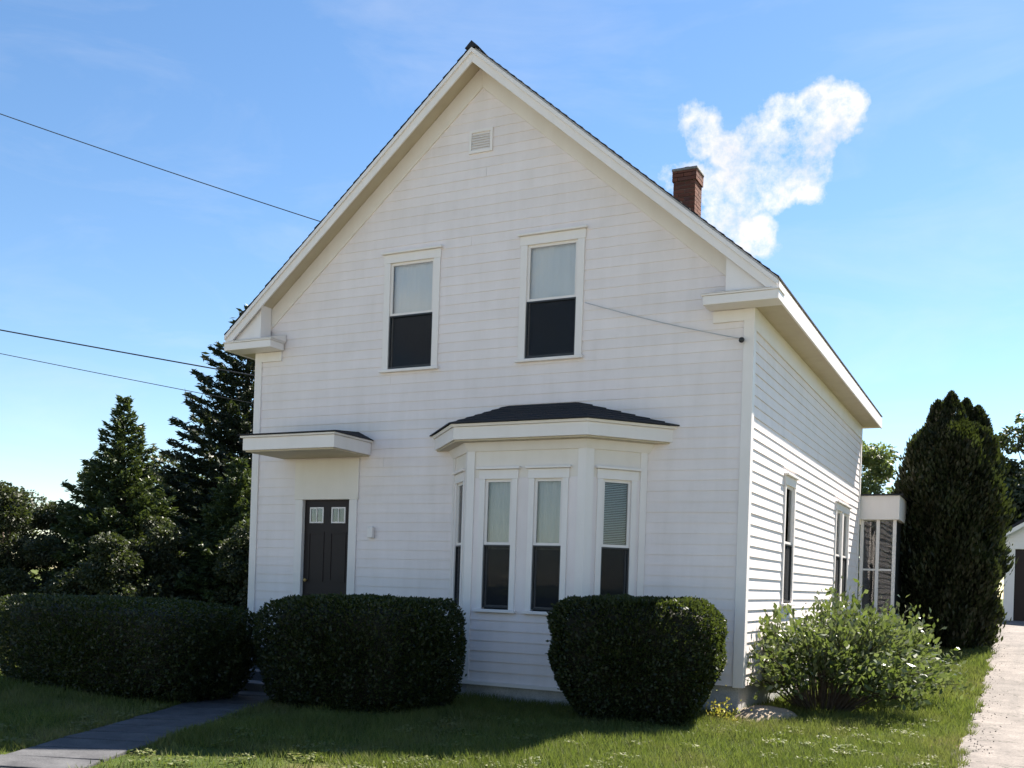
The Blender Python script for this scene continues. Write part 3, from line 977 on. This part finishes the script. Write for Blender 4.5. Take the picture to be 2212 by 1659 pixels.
def slab_mesh(a, b, z0, zt):
    c = []
    for z in (None, zt):
        for (d_, e_) in ((a, -0.46), (b, -0.46), (b, 0.46), (a, 0.46)):
            q = WA + wd * d_ + wsd * e_
            c.append((q.x, q.y, z0 if z is None else zt + random.uniform(-0.007, 0.007)))
    return MB().hexa(c)


walk = slab_mesh(0.0, (WBp - WA).length, -0.12, -0.012).build('walk', 'mortar')
tag(walk, kind='structure')
dd = 0.0
while dd < (WBp - WA).length - 0.3:
    slab_mesh(dd + 0.02, dd + 0.48, -0.05, 0.03).build('paving_slab', 'old_paving', walk, bevel=0.012)
    dd += 0.50


# ------------------------------------------------------------------ plants
def noise3(P, seed, scale):
    r = np.random.default_rng(seed)
    out = np.zeros(len(P))
    for k_ in range(6):
        w = r.normal(0, 1, 3) * scale * (1 + 0.5 * k_)
        out += np.sin(P @ w + r.uniform(0, 6.3)) / (1 + 0.4 * k_)
    return out / 3.0


def clipped_shrub(name, label, c, rx, ry, h, rot, n, seed, taper=0.8, p=6.0, size=0.05, group=None):
    """clipped rounded box of small leaves over a dark light-blocking core; narrower at the foot"""
    rng = np.random.default_rng(seed)
    z0 = float(gz(c[0], c[1]))
    t = empty(name, (c[0], c[1], z0), label, 'hedge', group)

    def shape(U, scale):
        """unit directions -> surface points"""
        r = (np.abs(U[:, 0]) ** p + np.abs(U[:, 1]) ** p + np.abs(U[:, 2]) ** p) ** (-1.0 / p)
        Q = U * (r * scale)[:, None]
        zz = (Q[:, 2] + 1) / 2
        tp = taper + (1 - taper) * sstep(0.0, 0.6, zz)
        x, y = Q[:, 0] * rx * tp, Q[:, 1] * ry * tp
        X_ = x * math.cos(rot) - y * math.sin(rot)
        Y_ = x * math.sin(rot) + y * math.cos(rot)
        return np.stack([X_ + c[0], Y_ + c[1], z0 + zz * h], 1)
    U = unit(rng.normal(0, 1, (n, 3)))
    base = shape(U, 1.0)
    bump = noise3(base, seed, 2.6) * 0.040 + noise3(base, seed + 1, 9.0) * 0.034
    sc = 1.0 + bump - np.abs(rng.normal(0, 0.05, n)) + 0.02 + (rng.random(n) < 0.02) * rng.uniform(0.0, 0.045, n)
    P = shape(U, sc)
    out = unit(P - np.array([c[0], c[1], z0 + h * 0.45]))
    quads_obj('foliage', leaves(P, out * 0.8 + np.array([0, 0, 0.35]), size, 0.55, rng, 0.6), 'hedge_leaf', t, (c[0], c[1], z0))
    # added solid dark core, blocks light through the leaves
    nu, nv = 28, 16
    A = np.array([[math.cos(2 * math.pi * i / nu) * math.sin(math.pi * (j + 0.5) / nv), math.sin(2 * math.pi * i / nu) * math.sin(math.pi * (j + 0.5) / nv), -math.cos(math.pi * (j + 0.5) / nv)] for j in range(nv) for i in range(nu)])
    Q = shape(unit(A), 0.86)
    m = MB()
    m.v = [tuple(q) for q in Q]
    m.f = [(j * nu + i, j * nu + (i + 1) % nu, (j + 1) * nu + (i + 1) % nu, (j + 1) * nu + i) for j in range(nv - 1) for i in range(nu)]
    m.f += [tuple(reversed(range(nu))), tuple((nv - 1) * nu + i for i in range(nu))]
    m.build('light_block_core', 'light_block_core', t)
    s = MB()
    for q in range(5):
        a = rng.uniform(0, 6.3)
        s.tube([(c[0] + 0.1 * math.cos(a), c[1] + 0.1 * math.sin(a), z0 - 0.1), (c[0] + 0.3 * rx * math.cos(a), c[1] + 0.3 * ry * math.sin(a), z0 + h * 0.5)], [0.03, 0.015], 6)
    s.build('stem', 'bark', t)
    return t


clipped_shrub('clipped_shrub', 'clipped rounded shrub in front of the bay, sunlit on its right shoulder', (-0.97, -1.42), 1.04, 0.62, 1.54, 0.1, 42000, 3, 0.74, 5.0)
clipped_shrub('clipped_hedge', 'dark clipped hedge between the door and the bay', (-4.36, -2.45), 1.12, 0.95, 1.42, 0.0, 48000, 4, 0.92, 6.5)  # body deepened forward, standing in for near-black shaded grass
clipped_shrub('clipped_hedge', 'dark clipped hedge left of the front walk', (-8.15, -3.05), 2.42, 0.85, 1.27, -0.20, 62000, 5, 0.92, 6.5)  # body stretched forward and left to cover sunlit lawn with dark leaf


def loose_shrub(name, label, c, r, h, nst, n, seed, mat, size=0.07, asp=0.5, cat='shrub', stem=True):
    rng = np.random.default_rng(seed)
    z0 = float(gz(c[0], c[1]))
    t = empty(name, (c[0], c[1], z0), label, cat)
    C, D = [], []
    s = MB()
    per = n // nst
    for i in range(nst):
        a, q = rng.uniform(0, 6.283), math.sqrt(rng.uniform(0.02, 1))
        tip = np.array([c[0] + r * q * math.cos(a), c[1] + r * q * math.sin(a), z0 + h * (1.05 - 0.62 * q * q) * rng.uniform(0.5, 1.15)])
        b = np.array([c[0] + 0.15 * r * math.cos(a), c[1] + 0.15 * r * math.sin(a), z0 - 0.05])
        mid = b * 0.45 + tip * 0.55 + np.array([0, 0, 0.22 * h])
        u = rng.uniform(0.35, 1.02, per) ** 0.8
        P = ((1 - u) ** 2)[:, None] * b + (2 * u * (1 - u))[:, None] * mid + (u ** 2)[:, None] * tip
        P = P + rng.normal(0, 0.07, (per, 3)) * (0.5 + u)[:, None]
        C.append(P)
        d = (tip - b) * 0.6
        D.append(np.tile(d / np.linalg.norm(d), (per, 1)) + rng.normal(0, 0.6, (per, 3)))
        s.tube([tuple(b), tuple(b * 0.25 + mid * 0.5 + tip * 0.25), tuple(tip)], [0.014, 0.009, 0.003], 5)
    C, D = np.concatenate(C), np.concatenate(D)
    C[:, 2] = np.maximum(C[:, 2], z0 + 0.04)
    C[:, 0] = np.where(C[:, 1] > -0.05, np.maximum(C[:, 0], 0.06 + 0.05 * rng.random(len(C))), C[:, 0])
    quads_obj('foliage', leaves(C, D, size, asp, rng, 0.3), mat, t, (c[0], c[1], z0))
    if stem:
        s.build('stems', 'bark', t)
    return t


loose_shrub('loose_shrub', 'loose pale-leaved shrub against the sunny side wall', (0.82, 1.35), 1.50, 1.50, 110, 7600, 21, 'shrub_leaf', 0.105)
loose_shrub('low_shrub', 'low spreading shrub beside the driveway, right of the pale-leaved one', (1.40, 3.2), 1.15, 1.42, 75, 5200, 22, 'shrub_leaf', 0.10)
loose_shrub('flowering_plant', 'small yellow flowering plant at the front right house corner', (-0.10, -0.70), 0.14, 0.16, 20, 320, 23, 'yellow_petal', 0.035, 0.8, 'plant')

# pale ledge of rock by the foundation
rk = MB()
rr = np.random.default_rng(4)
nu, nv = 18, 7
for j in range(nv):
    for i in range(nu):
        a, e = 2 * math.pi * i / nu, math.pi / 2 * j / (nv - 0.5)
        w = 1 + 0.13 * math.sin(3 * a + 1) + 0.06 * math.sin(7 * a)
        rk.v.append((0.30 + 0.42 * w * math.cos(a) * math.cos(e), 0.05 + 0.60 * w * math.sin(a) * math.cos(e), -0.04 + 0.20 * math.sin(e) + rr.normal(0, 0.006)))
rk.f = [(j * nu + i, j * nu + (i + 1) % nu, (j + 1) * nu + (i + 1) % nu, (j + 1) * nu + i) for j in range(nv - 1) for i in range(nu)] + [tuple((nv - 1) * nu + i for i in range(nu))]
tag(rk.build('rock', 'pale_rock', None, True), 'pale tan flat rock at the foot of the right house corner', 'rock')


def conifer(name, label, x, y, h, r, seed, mat='spruce_needle', droop=0.25, dens=1.0, skirt=0.06, group=None):
    rng = np.random.default_rng(seed)
    z0 = float(gz(x, y))
    t = empty(name, (x, y, z0), label, 'tree', group)
    lean = rng.normal(0, 0.01, 2)
    MB().tube([(x, y, z0 - 0.2), (x + lean[0] * h * 0.5, y + lean[1] * h * 0.5, z0 + h * 0.5), (x + lean[0] * h, y + lean[1] * h, z0 + h)], [0.028 * h, 0.016 * h, 0.004], 9).build('trunk', 'bark', t, True)
    C, D = [], []
    lim = MB()
    z = h * skirt
    while z < h * 0.985:
        f = z / h
        nb = max(4, int(9 * (1 - f) + 4))
        R = r * (1 - f) ** 0.85
        a0 = rng.uniform(0, 6.28)
        for i in range(nb):
            a = a0 + 6.283 * i / nb + rng.normal(0, 0.18)
            L = max(0.18, R * rng.uniform(0.68, 1.12))
            up = (0.35 * f - droop * (1 - f))
            bx, by = x + lean[0] * z, y + lean[1] * z
            k_ = max(10, int(78 * L * dens))
            u = rng.uniform(0.08, 1.0, k_) ** 0.75
            dirv = np.array([math.cos(a), math.sin(a), 0])
            side = np.array([-math.sin(a), math.cos(a), 0])
            wsp = 0.34 * L * (1.05 - u) + 0.05
            P = np.array([bx, by, z0 + z]) + np.outer(u * L, dirv) + np.outer(rng.uniform(-1, 1, k_) * wsp, side)
            P[:, 2] += up * L * u + 0.16 * L * u ** 2.2 + rng.normal(0, 0.035, k_) - 0.05 * np.abs(rng.normal(0, 1, k_))
            C.append(P)
            D.append(np.tile(dirv + np.array([0, 0, -0.15 + 0.5 * f]), (k_, 1)) + rng.normal(0, 0.45, (k_, 3)))
            if L > 0.5:
                lim.tube([(bx, by, z0 + z), (bx + dirv[0] * L * 0.6, by + dirv[1] * L * 0.6, z0 + z + up * L * 0.6 + 0.03 * L)], [0.012 + 0.008 * L, 0.004], 4)
        z += h * 0.022 + 0.06
    C, D = np.concatenate(C), np.concatenate(D)
    quads_obj('crown', leaves(C, D, 0.20 * max(0.8, h / 9), 0.30, rng, 0.25), mat, t, (x, y, z0))
    lim.build('limbs', 'bark', t)
    return t


def broadleaf(name, label, x, y, h, r, seed, mat='tree_leaf', n=24000, size=0.16, low=0.12, group=None):
    rng = np.random.default_rng(seed)
    z0 = float(gz(x, y))
    t = empty(name, (x, y, z0), label, 'tree', group)
    lim = MB()
    fork = np.array([x, y, z0 + h * 0.28])
    MB().tube([(x, y, z0 - 0.2), (x + 0.02 * h, y, z0 + h * 0.15), tuple(fork), (x - 0.02 * h, y, z0 + h * 0.7)], [0.030 * h, 0.022 * h, 0.018 * h, 0.006 * h], 9).build('trunk', 'bark', t, True)
    nc = 46
    C, D = [], []
    for i in range(nc):
        u = unit(rng.normal(0, 1, (1, 3)))[0]
        q = rng.uniform(0.0, 1.0) ** 0.5
        cc = np.array([x + u[0] * r * q, y + u[1] * r * q, z0 + h * (low + (1 - low) / 2) + u[2] * h * (1 - low) / 2 * q])
        rad = r * rng.uniform(0.20, 0.40)
        k_ = n // nc
        v = unit(rng.normal(0, 1, (k_, 3))) * (rng.uniform(0.15, 1, k_) ** 0.45)[:, None] * rad * np.array([1.1, 1.1, 0.75])
        C.append(cc + v)
        D.append(unit(v) + np.array([0, 0, -0.3]))
        mid = fork * 0.5 + cc * 0.5 + np.array([0, 0, 0.04 * h])
        lim.tube([tuple(fork), tuple(mid), tuple(cc)], [0.010 * h, 0.006 * h, 0.003], 5)
    C, D = np.concatenate(C), np.concatenate(D)
    C[:, 2] = np.maximum(C[:, 2], z0 + 0.15)
    quads_obj('crown', leaves(C, D, size, 0.6, rng, 0.5), mat, t, (x, y, z0))
    lim.build('limbs', 'bark', t)
    return t


def arborvitae(name, label, x, y, h, r, seed, n=60000, size=0.15):
    """dense flame-shaped column of upright sprays with several leaders"""
    rng = np.random.default_rng(seed)
    z0 = float(gz(x, y))
    t = empty(name, (x, y, z0), label, 'tree')
    leaders = [(0.0, 0, 0.90, 1.0), (-0.02, 0, 1.0, 0.5)] + [(dx_, rng.uniform(-0.5, 0.5), hh_, rng.uniform(0.42, 0.5)) for dx_, hh_ in ((-0.45, 0.90), (-0.25, 0.96), (0.25, 0.98), (0.48, 0.95))]
    C, D = [], []
    st = MB()
    for (ox, oy, fh, fr) in leaders:
        k_ = int(n * (0.5 if fr > 0.8 else 0.5 / (len(leaders) - 1)))
        H, R = h * fh, r * fr
        f = rng.uniform(0.0, 1.0, k_) ** 0.85
        prof = np.minimum(1.0, (0.76 + 1.2 * f)) * np.clip((1 - f ** (9.0 if fr > 0.8 else 4.5)), 0, 1) ** 0.7 * (1 + 0.07 * np.sin(f * 23 + ox * 9))
        a = rng.uniform(0, 6.283, k_)
        lob = 1 + 0.13 * np.sin(5 * a + 3 * f * 5 + seed) + 0.09 * np.sin(9 * a - 17 * f)
        q = 1 - np.abs(rng.normal(0, 0.13, k_)) + (rng.random(k_) < 0.10) * rng.uniform(0.0, 0.16, k_)
        rr_ = R * prof * lob * q
        P = np.stack([x + ox * r + rr_ * np.cos(a), y + oy * r + rr_ * np.sin(a), z0 + 0.05 + f * H], 1)
        C.append(P)
        D.append(np.stack([0.5 * np.cos(a), 0.5 * np.sin(a), np.full(k_, 1.0)], 1))
        st.tube([(x + ox * r * 0.2, y + oy * r * 0.2, z0 - 0.2), (x + ox * r, y + oy * r, z0 + H * 0.5), (x + ox * r, y + oy * r, z0 + H * 0.95)], [0.09, 0.05, 0.01], 7)
    C, D = np.concatenate(C), np.concatenate(D)
    quads_obj('crown', leaves(C, D, size, 0.42, rng, 0.22), 'cedar_spray', t, (x, y, z0))
    st.build('trunk', 'bark', t, True)
    return t


LT = 'trees left of the house'
conifer('spruce_tree', 'pointed spruce rising above the left hedge near the picture edge', -16.6, 4.65, 5.95, 2.5, 31, 'spruce_needle', 0.25, 2.2, 0.02)
conifer('ragged_conifer', 'low ragged conifer between the pointed spruce and the tall dark conifer', -14.0, 5.9, 4.5, 2.3, 33, 'spruce_needle', 0.2, 2.2, 0.02)
conifer('conifer_tree', 'tall dark conifer close behind the left house corner', -16.3, 8.6, 9.1, 3.9, 32, 'dark_needle', 0.3, 1.5)
for i, (x, y, h, r, lb) in enumerate([(-12.2, 5.4, 3.0, 1.3, 'low bushy tree under the tall dark conifer beside the house'),
                                      (-18.9, 3.2, 3.6, 1.7, 'bushy tree left of the pointed spruce'),
                                      (-15.4, 3.9, 2.9, 1.5, 'low bushy tree in front of the pointed spruce'),
                                      (-21.5, 3.6, 4.6, 2.0, 'tallest bushy tree at the far left edge'),
                                      (-24.0, 13.0, 5.0, 2.5, 'leafy tree standing well behind the pointed spruce')]):
    broadleaf('leafy_tree', lb, x, y, h, r, 40 + i, 'tree_leaf', 60000 if i < 4 else 34000, 0.085 if i < 4 else 0.17, 0.0, LT)
arborvitae('arborvitae_tree', 'tall dense dark arborvitae beside the driveway', 1.75, 12.6, 5.95, 1.14, 51, 90000, 0.13)
broadleaf('leafy_tree', 'dark leafy tree rising behind the garage', 4.4, 36.5, 8.6, 3.0, 52, 'tree_leaf', 26000, 0.2, 0.1, 'trees right of the house')
broadleaf('leafy_tree', 'pale leafy tree in the gap between house and arborvitae', -1.9, 27.5, 6.6, 1.9, 53, 'pale_tree_leaf', 16000, 0.16, 0.1, 'trees right of the house')
broadleaf('leafy_tree', 'leafy tree at the far right beyond the driveway', 11.5, 33.0, 8.5, 3.0, 54, 'tree_leaf', 20000, 0.2, 0.1, 'trees right of the house')


# ------------------------------------------------------------------ wires
def wire(name, label, pts, r):
    m = MB()
    m.tube(pts, r, 6)
    return tag(m.build(name, 'dark_metal', None, True), label, 'wire', 'service wires to the house')


def sag(a, b, s_, k_=16):
    a, b = Vector(a), Vector(b)
    return [tuple(a.lerp(b, i / k_) - Vector((0, 0, s_ * 4 * (i / k_) * (1 - i / k_)))) for i in range(k_ + 1)]


PX, PY = -21.5, -3.5
pole = empty('utility_pole', (PX, PY, 0), 'wooden utility pole left of the house carrying the service wires', 'pole')
MB().tube([(PX, PY, -0.5), (PX, PY, 6), (PX, PY, 13.4)], [0.17, 0.15, 0.11], 12).build('shaft', 'wood_pole', pole, True)
MB().box(PX - 0.9, PX + 0.9, PY - 0.05, PY + 0.05, 12.7, 12.82).build('crossarm', 'wood_pole', pole)
wire('power_wire', 'upper wire running down from the left to the roof slope', sag((PX, PY, 13.0), (-8.05, 3.30, 8.30), 0.12), 0.009)
wire('telephone_wire', 'upper of two lower wires meeting the house behind the conifer', sag((PX, PY, 7.5), (-8.43, 3.10, 5.30), 0.04), 0.013)
wire('telephone_wire', 'lower and fainter of the two low wires left of the house', sag((PX, PY, 7.2), (-8.43, 3.00, 4.72), 0.06), 0.007)
MB().tube([(-8.05, 3.30, 6.2), (-8.05, 3.30, 8.45)], 0.03, 8).build('service_mast', 'grey_metal', house, True)

# ------------------------------------------------------------------ grass
def blocked(x, y):
    b = (x > -W) & (x < 0.0) & (y > 0.0) & (y < LEN)
    b |= (x > 2.76 + 0.06 * np.sin(y * 2.3) + 0.05 * np.sin(y * 7.1)) & (x < 5.45) & (y < 22.1)
    b |= (y > -9.05) & (y < -7.7) & (x < 2.65)
    q = (x - WA.x) * wd.x + (y - WA.y) * wd.y
    e = (x - WA.x) * wsd.x + (y - WA.y) * wsd.y
    b |= (np.abs(e) < 0.45) & (q > -0.1) & (q < 6.1)
    b |= (x > -7.8) & (x < -5.9) & (y > -2.2) & (y < 0.1)
    b |= (x > -4.5) & (x < -1.25) & (y > -0.7) & (y < 0.1)
    b |= (y < -9.55)
    return b


def grass(n, x0, x1, y0, y1, h, w):
    r = np.random.default_rng(n)
    x, y = r.uniform(x0, x1, n), r.uniform(y0, y1, n)
    P2 = np.stack([x, y, np.zeros(n)], 1)
    den = noise3(P2, 77, 1.6) * 0.5 + noise3(P2, 78, 4.0) * 0.35
    k_ = ~blocked(x, y) & (r.uniform(-0.9, 0.5, n) < den + 0.35)
    x, y, den = x[k_], y[k_], den[k_]
    m = len(x)
    hh = h * r.uniform(0.45, 1.45, m) * np.clip(1 + 0.75 * den, 0.3, 2.0)
    a = r.uniform(0, 6.283, m)
    bend = r.uniform(0.15, 0.9, m)
    B = np.stack([x, y, gz(x, y) - 0.005], 1)
    S = np.stack([np.cos(a), np.sin(a), np.zeros(m)], 1) * (w * r.uniform(0.6, 1.4, m))[:, None]
    ba = r.uniform(0, 6.283, m)
    T = B + np.stack([np.cos(ba) * hh * bend, np.sin(ba) * hh * bend, hh], 1)
    return np.stack([B - S, B + S, T], 1)


G = np.concatenate([grass(170000, -4.5, 2.9, -6.0, 1.5, 0.085, 0.005), grass(60000, -9.5, -4.0, -7.2, 0.0, 0.07, 0.006),
                    grass(60000, 0.0, 2.9, 1.5, 22.0, 0.10, 0.010), grass(50000, -16, -8.4, -7.0, 9.0, 0.10, 0.012),
                    grass(40000, -36, -12, 6.0, 22.0, 0.14, 0.025), grass(16000, -6.0, 2.7, -9.5, -6.0, 0.07, 0.006)])
rw = np.random.default_rng(5)
cx_, cy_ = rw.uniform(-6, 2.6, 260), rw.uniform(-7, 1.0, 260)
WX = np.repeat(cx_, 34) + rw.normal(0, 0.07, 260 * 34)
WY = np.repeat(cy_, 34) + rw.normal(0, 0.07, 260 * 34)
ok = ~blocked(WX, WY)
WC = np.stack([WX, WY, np.full(len(WX), 0.035) + rw.uniform(0, 0.03, len(WX))], 1)[ok]
Q4 = leaves(WC, rw.normal(0, 1, WC.shape) * np.array([1, 1, 0.25]), 0.045, 0.7, rw, 0.2, np.array([0.0, 0.0, 1.0]))
G = np.concatenate([G, Q4[:, [0, 1, 2]], Q4[:, [0, 2, 3]]])
go = quads_obj('lawn_grass', G, 'grass_blade')
tag(go, 'short uneven green lawn grass around the house', 'grass', kind='stuff')

# ------------------------------------------------------------------ loose stones along the drive edge
rs = np.random.default_rng(9)
ng = 350
gx_ = 2.74 + np.abs(rs.normal(0, 0.16, ng))
gy_ = rs.uniform(-6.5, 16, ng)
sz = rs.uniform(0.005, 0.012, ng)
OC = np.array([[1, 0, 0], [0, 1, 0], [-1, 0, 0], [0, -1, 0], [0, 0, 0.8], [0, 0, -0.8]], float)
FC = [(0, 1, 4), (1, 2, 4), (2, 3, 4), (3, 0, 4), (1, 0, 5), (2, 1, 5), (3, 2, 5), (0, 3, 5)]
Vv = (OC[None] * (1 + rs.normal(0, 0.2, (ng, 6, 1)))) * sz[:, None, None] + np.stack([gx_, gy_, gz(gx_, gy_) + 0.014 + sz * 0.4], 1)[:, None, :]
tag(quads_obj('loose_gravel', np.concatenate([Vv[:, list(f_)] for f_ in FC]), 'gravel_drive'), 'loose stones scattered along the lawn edge of the driveway', 'gravel', kind='stuff')
